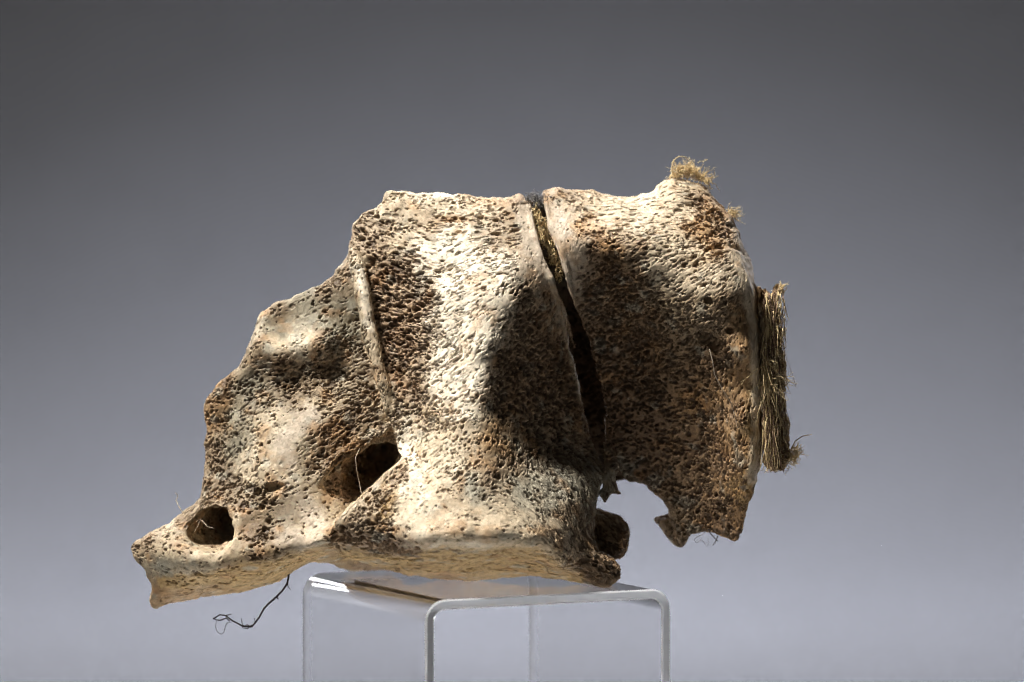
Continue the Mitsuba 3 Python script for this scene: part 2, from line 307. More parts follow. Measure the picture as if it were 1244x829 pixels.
carve(fW, [(466, 556, 30, 14), (472, 548, -45, 14)], 4, 10)
carve(fW, [(302, 605, 26, 5), (314, 598, 28, 8), (328, 592, 26, 9), (342, 591, 24, 6)], 2, 10)
carve(fW, [(312, 601, 16, 6), (326, 594, 14, 7), (338, 592, 14, 5)], 2, 6)
carve(fW, [(425, 318, -30, 3), (432, 350, -26, 4), (441, 395, -22, 4), (450, 432, -18, 3)], 2)
add(fB, [(494, 558, 38, 3), (466, 582, 58, 4), (440, 607, 68, 4), (412, 634, 68, 4)], 8)
add(fB, [(643, 250, -30, 3), (650, 285, -14, 3.5), (657, 312, -4, 3.5), (669, 338, 2, 3), (684, 374, -14, 2.5), (698, 422, -48, 2)], 3)
add(fC, [(663, 248, -31, 3), (670, 278, -17, 4), (682, 306, -7, 4.5), (689, 330, -6, 3.5), (696, 360, -18, 2.5)], 3)
carve(fB, [(450, 318, -28, 6), (458, 360, -12, 6), (468, 410, -2, 5), (478, 450, 4, 4)], 6)
# broken ends of the shelf
carve(fB, [(425, 650, 92, 9), (445, 656, 98, 10), (470, 660, 106, 10), (492, 668, 110, 8)], 3, 14)
carve(fB, [(706, 684, 58, 8), (722, 694, 46, 10), (738, 703, 34, 8)], 3, 12)
# vertebra: groove under the crest, pits and vessel holes
add(fC, [(896, 322, 12, 4), (906, 352, 18, 6), (913, 400, 14, 6), (916, 450, 10, 6), (917, 500, 4, 6), (916, 545, -8, 5), (910, 585, -24, 3)], 6)
carve(fC, [(858, 305, 18, 3), (872, 299, 14, 5), (886, 296, 8, 5), (905, 306, -14, 4)], 3, 6)
carve(fC, [(830, 232, -8, 5), (845, 240, -4, 7), (856, 248, -6, 5)], 3, 8)
for x, y, h, r in ((861, 366, 38, 4.5), (888, 403, 38, 4.5), (858, 412, 26, 11), (868, 420, 26, 9), (873, 434, 30, 7), (886, 462, 26, 10), (892, 474, 24, 8), (850, 456, 10, 7), (866, 505, 6, 8), (800, 470, -12, 6), (850, 545, -16, 9), (820, 600, -34, 8)):
    carve(fC, [(x, y, h + 2, r), (x - 2, y - 2, h - 12, r * .9)], 3, 5)


def smin_union(a, b, k):
    t = np.clip(0.5 + 0.5 * (b - a) / k, 0, 1)
    return a * (1 - t) + b * t + k * t * (1 - t)


def nets(phi):
    """Surface nets of the field (positive inside): vertices in sculpting units and quads."""
    s = phi > 0
    cnt = np.zeros([k - 1 for k in phi.shape], np.int8)
    for a in (0, 1):
        for b in (0, 1):
            for c in (0, 1):
                cnt += s[a:a + NX - 1, b:b + NY - 1, c:c + NH - 1]
    cells = np.argwhere((cnt > 0) & (cnt < 8))
    idx = np.full(cnt.shape, -1, np.int32); idx[tuple(cells.T)] = np.arange(len(cells))
    corner = {}
    for a in (0, 1):
        for b in (0, 1):
            for c in (0, 1):
                corner[a, b, c] = phi[cells[:, 0] + a, cells[:, 1] + b, cells[:, 2] + c]
    acc, w = np.zeros((len(cells), 3)), np.zeros(len(cells))
    for ax in range(3):
        for u in (0, 1):
            for v_ in (0, 1):
                lo = [0, 0, 0]; o = [k for k in range(3) if k != ax]; lo[o[0]], lo[o[1]] = u, v_
                hi = list(lo); hi[ax] = 1
                p0, p1 = corner[tuple(lo)], corner[tuple(hi)]
                on = (p0 > 0) != (p1 > 0)
                t = np.where(on, p0 / np.where(on, p0 - p1, 1), 0)
                pt = np.tile(np.array(lo, float), (len(cells), 1)); pt[:, ax] = t
                acc[on] += pt[on]; w[on] += 1
    vtx = (cells + acc / w[:, None]) * VS + [X0, Y0, H0]
    quads = []
    for ax in range(3):
        a = np.take(s, range(phi.shape[ax] - 1), ax); b = np.take(s, range(1, phi.shape[ax]), ax)
        e = np.argwhere(a != b)
        o = [k for k in range(3) if k != ax]
        ok = (e[:, o[0]] > 0) & (e[:, o[1]] > 0) & (e[:, o[0]] < phi.shape[o[0]] - 1) & (e[:, o[1]] < phi.shape[o[1]] - 1)
        e = e[ok]
        flip = s[tuple(e.T)]
        q = []
        for du, dv in ((0, 0), (1, 0), (1, 1), (0, 1)):
            c = e.copy(); c[:, o[0]] -= du; c[:, o[1]] -= dv
            q.append(idx[tuple(c.T)])
        q = np.stack(q, 1)
        if ax == 1:
            flip = ~flip
        q[flip] = q[flip][:, ::-1]
        quads.append(q)
    quads = np.vstack(quads)
    return vtx, quads[(quads >= 0).all(1)]


def vnormals(v, f):
    n = np.zeros_like(v); fn = np.cross(v[f[:, 1]] - v[f[:, 0]], v[f[:, 2]] - v[f[:, 0]])
    for k in range(3):
        n += np.stack([np.bincount(f[:, k], fn[:, c], len(v)) for c in range(3)], 1)
    return n / np.maximum(np.linalg.norm(n, axis=1, keepdims=True), 1e-12)


def taubin(v, q, it=2):
    e = np.vstack([q[:, [0, 1]], q[:, [1, 2]], q[:, [2, 3]], q[:, [3, 0]]])
    e = np.vstack([e, e[:, ::-1]])
    deg = np.bincount(e[:, 0], minlength=len(v))[:, None]
    for k in range(it):
        for lam in (0.5, -0.52):
            m = np.stack([np.bincount(e[:, 0], v[e[:, 1], c], len(v)) for c in range(3)], 1) / np.maximum(deg, 1)
            v = v + lam * (m - v)
    return v


def split(v, q, fine):
    """Quads marked fine become eight triangles, the rest two; a fan round the centre joins the two kinds without gaps."""
    nv, nq = len(v), len(q)
    e = np.stack([q, np.roll(q, -1, 1)], -1).reshape(-1, 2)
    key = np.minimum(e[:, 0], e[:, 1]).astype(np.int64) * nv + np.maximum(e[:, 0], e[:, 1])
    u, first, inv = np.unique(key, return_index=True, return_inverse=True)
    used = np.zeros(len(u), bool); used[inv.reshape(nq, 4)[fine].ravel()] = True
    num = np.cumsum(used) - 1
    mid = ((v[e[first, 0]] + v[e[first, 1]]) / 2)[used]
    m = np.where(used[inv], nv + num[inv], -1).reshape(nq, 4)
    need = (m >= 0).any(1)
    centre = np.full(nq, -1); centre[need] = nv + len(mid) + np.arange(need.sum())
    tris, own = [], []
    plain = np.flatnonzero(~need)
    for k in ((0, 1, 2), (0, 2, 3)):
        tris.append(q[plain][:, k]); own.append(plain)
    for k in range(4):
        a0, b0, mm, c = q[:, k], q[:, (k + 1) % 4], m[:, k], centre
        w = np.flatnonzero(need & (mm >= 0))
        tris += [np.stack([a0[w], mm[w], c[w]], 1), np.stack([mm[w], b0[w], c[w]], 1)]; own += [w, w]
        w = np.flatnonzero(need & (mm < 0))
        tris.append(np.stack([a0[w], b0[w], c[w]], 1)); own.append(w)
    return np.vstack([v, mid, v[q[need]].mean(1)]), np.vstack(tris), np.concatenate(own)


def quad_normals(v, q):
    n = np.cross(v[q[:, 2]] - v[q[:, 0]], v[q[:, 3]] - v[q[:, 1]])
    return n / np.maximum(np.linalg.norm(n, axis=1, keepdims=True), 1e-12)


# ---- what the surface is like from place to place
PAL = dict(S=(.60, .46, .25), W=(.74, .66, .525), C=(.50, .41, .29), T=(.335, .255, .17), B=(.315, .215, .13), D=(.235, .155, .095), G=(.36, .33, .255), A=(.45, .30, .13), O=(.36, .225, .11), P=(.44, .365, .28), K=(.16, .105, .065))
# x, y, grain angle, grain length, pit density, pit size, pit depth, colour
LOOK = [
    (480, 245, 0, 1.5, .35, 2.0, 1.0, 'C'), (540, 245, 0, 1.5, .30, 2.0, 1.0, 'W'), (600, 250, 0, 1.5, .45, 2.0, 1.0, 'C'), (545, 270, -5, 1.8, .55, 2.4, 1.2, 'O'), (450, 275, -20, 1.5, .6, 2.6, 1.2, 'T'), (440, 300, -20, 1.5, .75, 2.8, 1.3, 'T'),
    (480, 290, -15, 1.6, .55, 2.4, 1.2, 'C'), (520, 310, -15, 2, .25, 2, .9, 'W'), (560, 320, 0, 2, .22, 1.8, .9, 'W'), (600, 320, 15, 2.5, .4, 1.8, 1, 'W'), (620, 290, 10, 2, .6, 2.2, 1.1, 'T'), (615, 265, 5, 1.5, .6, 2.2, 1.1, 'T'),
    (480, 340, -20, 1.6, .95, 2.8, 1.7, 'B'), (498, 380, -15, 1.6, .95, 2.6, 1.7, 'B'), (480, 420, -10, 1.5, 1, 2.4, 1.6, 'B'), (505, 350, -15, 1.6, .9, 2.6, 1.5, 'T'), (512, 440, 10, 1.4, .9, 2.2, 1.4, 'T'), (490, 470, 10, 1.3, .95, 2.2, 1.4, 'B'), (470, 330, -20, 1.5, .95, 3.0, 1.8, 'B'),
    (550, 380, 20, 2, .22, 1.7, .9, 'W'), (560, 430, 30, 2, .35, 1.8, .9, 'W'), (600, 370, 35, 2.2, .35, 1.8, 1, 'W'), (580, 400, 40, 2, .3, 1.8, 1, 'W'), (545, 470, 35, 1.6, .5, 2, 1, 'W'), (530, 510, 35, 1.5, .75, 2, 1.1, 'C'), (570, 510, 40, 1.5, .6, 2, 1.1, 'C'),
    (520, 545, 30, 1.2, .4, 1.8, .9, 'W'), (560, 560, 40, 1.3, .45, 1.8, .9, 'C'), (600, 530, 60, 1.5, .6, 2, 1.1, 'O'), (500, 600, 30, 1.3, .25, 1.8, .8, 'W'), (540, 600, 20, 1.2, .2, 1.8, .7, 'C'), (580, 590, 30, 1.4, .55, 2.2, .9, 'G'), (600, 570, 60, 1.5, .6, 2.2, 1, 'T'),
    (470, 605, 45, 1.5, .75, 2.2, 1.1, 'A'), (440, 632, 45, 1.5, .8, 2.4, 1.1, 'T'), (520, 640, 10, 1.2, .12, 1.6, .5, 'W'), (580, 645, 0, 1.2, .15, 1.6, .5, 'W'), (620, 620, -20, 1.5, .25, 1.8, .6, 'C'), (660, 640, -35, 2, .3, 1.8, .7, 'C'), (640, 600, -40, 2, .4, 2, .8, 'G'),
    (430, 652, 0, 1, .95, 4.0, 2.4, 'D'), (460, 660, 0, 1, .95, 4.0, 2.4, 'D'), (490, 668, 0, 1, .95, 3.6, 2.2, 'D'),
    (430, 672, 0, 1.2, .12, 2, .7, 'A'), (500, 688, 0, 1.2, .2, 2.2, .9, 'A'), (560, 682, 0, 1.2, .25, 2.4, .9, 'A'), (620, 685, 0, 1.2, .2, 2.2, .8, 'A'), (660, 690, -20, 1.3, .3, 2, .8, 'A'), (540, 700, 0, 1.2, .3, 2, .8, 'O'),
    (700, 670, -40, 2, .5, 2.2, 1, 'T'), (720, 690, -30, 1.5, 1, 4.2, 2.6, 'D'), (740, 700, -40, 2, 1, 4, 2.4, 'B'), (690, 690, -30, 1.2, .6, 2.6, 1.4, 'T'),
    (620, 430, 30, 2, .9, 2.3, 1.4, 'B'), (650, 390, 35, 2, .85, 2.2, 1.3, 'B'), (670, 360, 40, 2, .6, 2, 1.1, 'B'), (640, 360, 35, 2, .7, 2.1, 1.2, 'T'), (660, 450, 30, 1.8, .95, 2.5, 1.5, 'B'), (690, 480, 20, 1.3, 1, 2.8, 1.7, 'B'), (620, 490, 35, 1.5, .95, 2.4, 1.4, 'B'),
    (660, 530, 20, 1.2, 1, 3, 1.7, 'T'), (700, 540, 10, 1.1, 1, 3, 1.7, 'T'), (630, 550, 50, 1.3, .8, 2.5, 1.3, 'T'), (690, 580, -75, 3, .6, 1.8, 1, 'G'), (715, 590, -70, 3.5, .6, 1.8, 1.1, 'G'), (690, 620, -55, 3.5, .6, 1.8, 1, 'T'), (715, 640, -65, 4, .7, 1.8, 1.1, 'T'), (670, 600, -65, 3, .5, 1.8, .9, 'G'), (725, 660, -55, 3.5, .7, 1.8, 1.1, 'T'),
    (640, 270, 80, 1.5, .1, 1.6, .4, 'P'), (645, 300, 70, 1.5, .08, 1.6, .4, 'P'), (658, 325, 60, 1.5, .1, 1.6, .4, 'P'), (672, 350, 65, 1.5, .15, 1.6, .5, 'P'), (644, 240, 70, 1.5, .5, 2, 1, 'D'),
    # wing
    (425, 320, 45, 1.5, .6, 2.4, 1.1, 'T'), (400, 350, 30, 1.5, .6, 2.6, 1.2, 'T'), (370, 365, 20, 1.2, .3, 2.6, 1, 'G'), (335, 378, 20, 1.2, .3, 2.6, 1, 'T'), (340, 400, 20, 1.2, .2, 2.4, .8, 'G'), (370, 390, 20, 1.2, .25, 2.6, .9, 'G'), (335, 418, 20, 1.2, .08, 2, .5, 'W'), (365, 412, 20, 1.3, .2, 2, .6, 'W'),
    (410, 375, 20, 1.5, .6, 2.6, 1.1, 'G'), (420, 410, 20, 1.8, .8, 2.2, 1.2, 'G'), (395, 430, 20, 1.8, .85, 2.2, 1.2, 'T'), (340, 440, 20, 1.5, .7, 2.4, 1.2, 'B'), (310, 440, 30, 1.5, .7, 2.4, 1.2, 'T'), (300, 470, 30, 1.5, .8, 2.4, 1.2, 'G'), (265, 480, 40, 1.5, .75, 2.4, 1.2, 'O'), (340, 470, 25, 1.8, .8, 2.4, 1.2, 'T'),
    (400, 470, 20, 1.8, .8, 2.3, 1.2, 'C'), (440, 460, 20, 1.5, .85, 2.4, 1.2, 'T'), (460, 490, 30, 2, .8, 2.2, 1.2, 'C'), (255, 510, 30, 1.3, .8, 2.4, 1.2, 'O'), (285, 500, 30, 1.3, .65, 2.4, 1.1, 'G'), (285, 540, 45, 1.4, .7, 2.2, 1.1, 'G'), (265, 560, 60, 1.3, .8, 2.4, 1.2, 'T'), (320, 510, 30, 1.5, .5, 2.1, 1, 'C'),
    (350, 525, 40, 1.6, .05, 1.6, .5, 'W'), (335, 555, 40, 1.6, .1, 1.6, .5, 'W'), (372, 510, 35, 1.6, .12, 1.6, .5, 'P'), (360, 555, 35, 1.6, .3, 2, .8, 'C'), (400, 520, 25, 2.2, .85, 2.3, 1.2, 'O'), (430, 510, 25, 2.2, .85, 2.3, 1.2, 'T'), (390, 555, 30, 2, .85, 2.6, 1.3, 'T'), (420, 545, 30, 2.4, .8, 2.6, 1.3, 'O'), (385, 495, 25, 1.8, .7, 2.2, 1.1, 'C'),
    (310, 575, 40, 1.3, .45, 2.2, 1, 'C'), (280, 590, 50, 1.3, .8, 2.4, 1.2, 'T'), (255, 605, 30, 2, .7, 2, 1, 'T'), (225, 625, 30, 2, .5, 2, .9, 'T'), (300, 615, 0, 1, .85, 3, 1.6, 'T'), (325, 620, 0, 1, .9, 3, 1.6, 'C'), (320, 645, 0, 1, .9, 2.8, 1.5, 'T'), (350, 620, 30, 1.2, .2, 2, .7, 'P'), (375, 625, 30, 1.2, .12, 2, .6, 'C'), (365, 650, 20, 1.2, .12, 2, .6, 'C'), (395, 640, 40, 1.2, .15, 2, .6, 'C'),
    (310, 670, 0, 1, .9, 3.2, 1.7, 'B'), (340, 662, 0, 1, .7, 3, 1.5, 'T'), (205, 650, 0, 1.2, .35, 2, .8, 'C'), (175, 658, 0, 1.2, .6, 2.2, 1, 'T'), (230, 665, -20, 1.4, .3, 1.8, .7, 'C'), (258, 684, 0, 1.4, .1, 1.8, .5, 'C'), (287, 662, 60, 1.4, .1, 1.8, .5, 'C'), (300, 630, 60, 1.2, .4, 2.4, 1, 'T'),
    (200, 690, 10, 1.4, .15, 2, .6, 'G'), (195, 715, 10, 1.4, .2, 2, .6, 'O'), (240, 695, 10, 1.4, .25, 2, .8, 'C'), (230, 715, 10, 1.4, .3, 2.2, .8, 'O'), (280, 708, 10, 1.4, .3, 2.2, .8, 'A'), (300, 692, 0, 1.2, .3, 2.4, .9, 'A'), (270, 695, 80, 1.4, .5, 2.6, 1.2, 'B'), (340, 695, 10, 1.3, .15, 2, .6, 'A'), (380, 675, 10, 1.3, .1, 2, .5, 'A'), (440, 690, 10, 1.4, .5, 2.4, 1, 'B'),
    # right vertebra
    (690, 245, -20, 1.5, .7, 2.2, 1.1, 'T'), (720, 245, -10, 1.5, .5, 2, 1, 'C'), (705, 275, -30, 1.5, .8, 2.2, 1.2, 'O'), (740, 265, -10, 1.6, .45, 2.2, 1, 'C'), (725, 255, -10, 1.5, .5, 2, 1, 'O'), (780, 260, 5, 2.5, .3, 2, .9, 'W'), (760, 245, 0, 2.5, .25, 2, .9, 'C'), (820, 250, 15, 2.5, .35, 2, 1, 'C'), (810, 228, 20, 2, .2, 1.8, .8, 'C'), (790, 285, 10, 2.2, .4, 2, 1, 'C'),
    (680, 265, 75, 1.5, .08, 1.6, .4, 'P'), (690, 290, 70, 1.5, .08, 1.6, .4, 'P'), (698, 308, 75, 1.5, .1, 1.6, .4, 'P'), (670, 245, 75, 1.5, .3, 1.6, .6, 'P'),
    (845, 228, 0, 1.3, .3, 2, .8, 'C'), (850, 245, 0, 1.3, .9, 3, 1.8, 'B'), (865, 265, 0, 1.5, .85, 2.6, 1.5, 'O'), (845, 275, 15, 1.5, .6, 2.2, 1.2, 'O'), (880, 280, 0, 1.3, .9, 2.8, 1.6, 'B'), (860, 295, 0, 1.4, .8, 2.6, 1.4, 'O'), (830, 300, 15, 1.8, .5, 2.1, 1, 'C'), (895, 285, 70, 1.5, .6, 2.4, 1.2, 'T'),
    (720, 310, 25, 1.5, .95, 2.3, 1.4, 'B'), (745, 305, 25, 1.5, .9, 2.3, 1.3, 'O'), (770, 310, 25, 1.8, .7, 2.2, 1.2, 'T'), (800, 320, 25, 1.8, .45, 2.1, 1, 'W'), (830, 330, 30, 2, .55, 2.1, 1.1, 'C'), (860, 330, 40, 2.4, .55, 2, 1, 'C'), (885, 325, 40, 2.4, .3, 1.8, .8, 'P'), (900, 340, 60, 2.4, .15, 1.7, .6, 'P'), (905, 320, 60, 2, .2, 1.7, .6, 'C'),
    (820, 365, 30, 2, .7, 2.2, 1.2, 'C'), (850, 365, 40, 2.6, .65, 2.1, 1.1, 'C'), (880, 370, 45, 3, .5, 2, 1, 'T'), (910, 370, 75, 3, .15, 1.7, .5, 'P'), (918, 400, 80, 3, .12, 1.7, .5, 'C'), (895, 385, 60, 3, .4, 2, .9, 'O'), (905, 410, 75, 2.5, .3, 2, .8, 'O'), (920, 440, 80, 3, .2, 1.8, .6, 'C'), (920, 480, 85, 3, .2, 1.8, .6, 'A'), (922, 530, 85, 3, .25, 1.8, .7, 'A'),
    (730, 350, 25, 1.5, .95, 2.3, 1.4, 'B'), (770, 350, 25, 1.6, .9, 2.3, 1.4, 'B'), (790, 390, 25, 1.5, .95, 2.4, 1.5, 'B'), (750, 400, 25, 1.5, .95, 2.4, 1.5, 'B'), (730, 430, 25, 1.5, .9, 2.4, 1.4, 'D'), (830, 410, 30, 1.5, .9, 2.4, 1.4, 'T'), (860, 400, 40, 2.2, .7, 2.3, 1.2, 'T'), (880, 430, 45, 2, .8, 2.6, 1.5, 'B'), (900, 450, 70, 2, .6, 2.4, 1.2, 'O'),
    (790, 450, 20, 1.3, .95, 2.4, 1.5, 'B'), (830, 450, 20, 1.3, .95, 2.6, 1.6, 'B'), (760, 470, 20, 1.3, .95, 2.4, 1.5, 'D'), (750, 530, 10, 1.3, .9, 2.4, 1.4, 'D'), (800, 510, 10, 1.3, .95, 2.5, 1.5, 'D'), (850, 490, 30, 1.3, .9, 2.6, 1.5, 'O'), (840, 530, 10, 1.3, .9, 2.5, 1.5, 'B'), (890, 500, 60, 1.6, .7, 2.4, 1.3, 'B'), (900, 540, 70, 2, .6, 2.2, 1.1, 'O'),
    (870, 560, 40, 1.6, .8, 2.4, 1.3, 'B'), (790, 560, 10, 1.3, .9, 2.4, 1.4, 'D'), (830, 590, 30, 1.4, .9, 2.4, 1.4, 'B'), (870, 610, 40, 1.4, .9, 2.4, 1.4, 'B'), (905, 600, 75, 2, .5, 2.2, 1, 'A'), (885, 640, 60, 1.5, .85, 2.4, 1.3, 'D'), (895, 630, 75, 1.8, .6, 2.2, 1, 'O'), (830, 640, 60, 1.4, .8, 2.4, 1.3, 'T'),
    (936, 360, 85, 4, 1, 2.6, 2.0, 'O'), (946, 390, 85, 4, 1, 2.6, 2.0, 'S'), (942, 430, 85, 4, 1, 2.6, 2.0, 'S'), (950, 470, 85, 4, 1, 2.6, 2.0, 'A'), (944, 510, 85, 4, 1, 2.6, 2.0, 'S'), (950, 550, 85, 4, 1, 2.6, 2.0, 'A'), (934, 560, 85, 4, 1, 2.6, 2.0, 'O'),
]
LXY = np.array([r[:2] for r in LOOK], float)
ang = np.radians([r[2] for r in LOOK])
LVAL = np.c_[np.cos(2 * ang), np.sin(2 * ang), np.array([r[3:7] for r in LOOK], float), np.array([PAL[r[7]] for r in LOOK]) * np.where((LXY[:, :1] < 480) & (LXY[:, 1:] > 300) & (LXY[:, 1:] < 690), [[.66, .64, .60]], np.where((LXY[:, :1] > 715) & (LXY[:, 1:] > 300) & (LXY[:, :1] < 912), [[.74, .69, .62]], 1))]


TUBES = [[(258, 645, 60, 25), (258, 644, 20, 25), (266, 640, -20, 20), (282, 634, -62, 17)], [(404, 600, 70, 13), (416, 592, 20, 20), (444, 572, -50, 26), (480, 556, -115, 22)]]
STROKES = [
    ([(550, 290), (560, 360), (570, 430), (558, 490)], 24, (20, 2.2, .36, 1.8, .9, 'W')), ([(600, 350), (585, 400), (566, 450)], 20, (40, 2.2, .34, 1.8, .9, 'W')),
    ([(480, 246), (560, 250)], 12, (0, 1.8, .4, 2.0, 1, 'C')), ([(525, 545), (545, 580)], 22, (30, 1.4, .35, 1.9, .9, 'C')), ([(500, 620), (560, 630), (610, 635)], 22, (10, 1.4, .16, 1.8, .6, 'C')),
    ([(740, 250), (800, 262), (830, 252)], 16, (8, 2.4, .36, 2.0, .9, 'C')), ([(800, 330), (850, 345), (885, 335)], 16, (35, 2.4, .42, 2.0, 1, 'C')),
    ([(330, 510), (300, 570)], 14, (35, 1.5, .4, 2.0, .9, 'C')),
    ([(433, 318), (441, 360), (449, 400), (458, 436), (467, 470), (472, 492)], 9, (75, 1.5, .35, 1.8, .9, 'C')),
    ([(437, 330), (444, 365), (451, 400)], 5, (75, 1.5, .15, 1.8, .6, 'W')),
    ([(638, 250), (641, 285), (652, 312), (666, 338)], 7, (70, 1.5, .14, 1.6, .5, 'P')), ([(666, 338), (680, 375), (693, 420), (708, 490)], 2.5, (70, 1.5, .05, 1.6, .4, 'C')),
    ([(670, 250), (682, 278), (694, 302), (697, 316)], 9, (70, 1.5, .14, 1.6, .5, 'P')), ([(694, 318), (696, 345)], 4, (70, 1.5, .14, 1.6, .5, 'P')),
    ([(894, 312), (907, 340), (914, 380), (918, 430), (919, 480), (920, 540), (914, 580)], 8, (80, 2.5, .10, 1.6, .5, 'C')),
    ([(888, 372), (900, 402), (905, 440), (904, 480)], 5, (80, 2, .35, 1.8, .8, 'O')),
    ([(328, 412), (340, 421), (362, 418), (376, 408)], 7, (20, 1.5, .16, 1.8, .7, 'C')),
    ([(350, 560), (345, 540), (358, 522), (376, 505)], 12, (40, 1.5, .10, 1.6, .5, 'P')),
    ([(240, 672), (262, 680), (279, 668), (288, 645), (290, 628)], 5, (60, 1.5, .08, 1.6, .5, 'C')),
    ([(375, 612), (388, 640), (372, 655), (352, 650)], 13, (40, 1.3, .2, 1.8, .7, 'P')),
    ([(494, 560), (466, 580), (438, 606), (410, 634)], 4, (45, 1.3, .2, 1.8, .6, 'C')),
    ([(492, 572), (468, 596), (432, 632)], 8, (45, 1.3, .85, 2.2, 1.2, 'T')),
    ([(405, 650), (440, 655), (475, 664), (508, 669)], 8, (0, 1.1, .97, 3.4, 2.4, 'B')),
    ([(520, 671), (560, 672), (600, 671), (650, 673)], 9, (0, 1.4, .45, 2.4, 1.1, 'A')),
    ([(706, 684), (724, 696), (742, 705)], 10, (-40, 1.5, 1, 3.6, 2.6, 'B')),
    ([(420, 676), (470, 684), (540, 688), (600, 688), (660, 690), (700, 704)], 9, (0, 1.6, .4, 2.4, 1.0, 'A')),
    ([(200, 708), (250, 704), (300, 694), (340, 688), (385, 674)], 9, (10, 1.6, .35, 2.2, .9, 'A')),
]


def look_at_surface(v):
    """Interpolated columns of LVAL at the points, with wandering borders."""
    q = v[:, :2].copy()
    for amp, sc, sd in ((9, 28, 1), (5, 9, 3)):
        q[:, 0] += amp * 2 * (meshkit.noise(v / sc, sd) - 0.5); q[:, 1] += amp * 2 * (meshkit.noise(v / sc, sd + 50) - 0.5)
    d, i = cKDTree(LXY).query(q, k=5)
    w = 1 / (d + 4) ** 3.2
    w /= w.sum(1, keepdims=True)
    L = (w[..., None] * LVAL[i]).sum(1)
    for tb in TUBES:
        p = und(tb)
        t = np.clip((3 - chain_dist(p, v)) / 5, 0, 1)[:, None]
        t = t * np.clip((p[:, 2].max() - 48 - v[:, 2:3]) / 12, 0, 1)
        L = L * (1 - t) + t * np.array([1, 0, 1.3, .75, 2.4, 1.4, *PAL['D']])  # browner bone inside the holes, darkened to carry their shade
    wob = (meshkit.fbm(v / 7, 2, 77) - 0.5)
    for pts, rad, val in STROKES:
        p = np.array(pts, float); best = np.full(len(q), 1e9)
        near = (v[:, 0] > p[:, 0].min() - 20) & (v[:, 0] < p[:, 0].max() + 20) & (v[:, 1] > p[:, 1].min() - 20) & (v[:, 1] < p[:, 1].max() + 20)
        x = v[near, :2]; b = np.full(len(x), 1e9)
        for a0, b0 in zip(p[:-1], p[1:]):
            ab = b0 - a0; t = np.clip(((x - a0) @ ab) / (ab @ ab), 0, 1)
            b = np.minimum(b, np.linalg.norm(x - a0 - t[:, None] * ab, axis=1))
        soft = max(5.0, rad * 0.8)
        t = np.clip((rad + wob[near] * rad * 1.1 - b) / soft + 0.5, 0, 1)[:, None] * 0.9
        a = math.radians(val[0]); row = np.array([math.cos(2 * a), math.sin(2 * a), *val[1:5], *PAL[val[5]]])
        L[near] = L[near] * (1 - t) + row * t
    return L


def dense_step(d):
    t = np.clip((d - 0.6) / 0.3, 0, 1)
    return t * t * (3 - 2 * t)


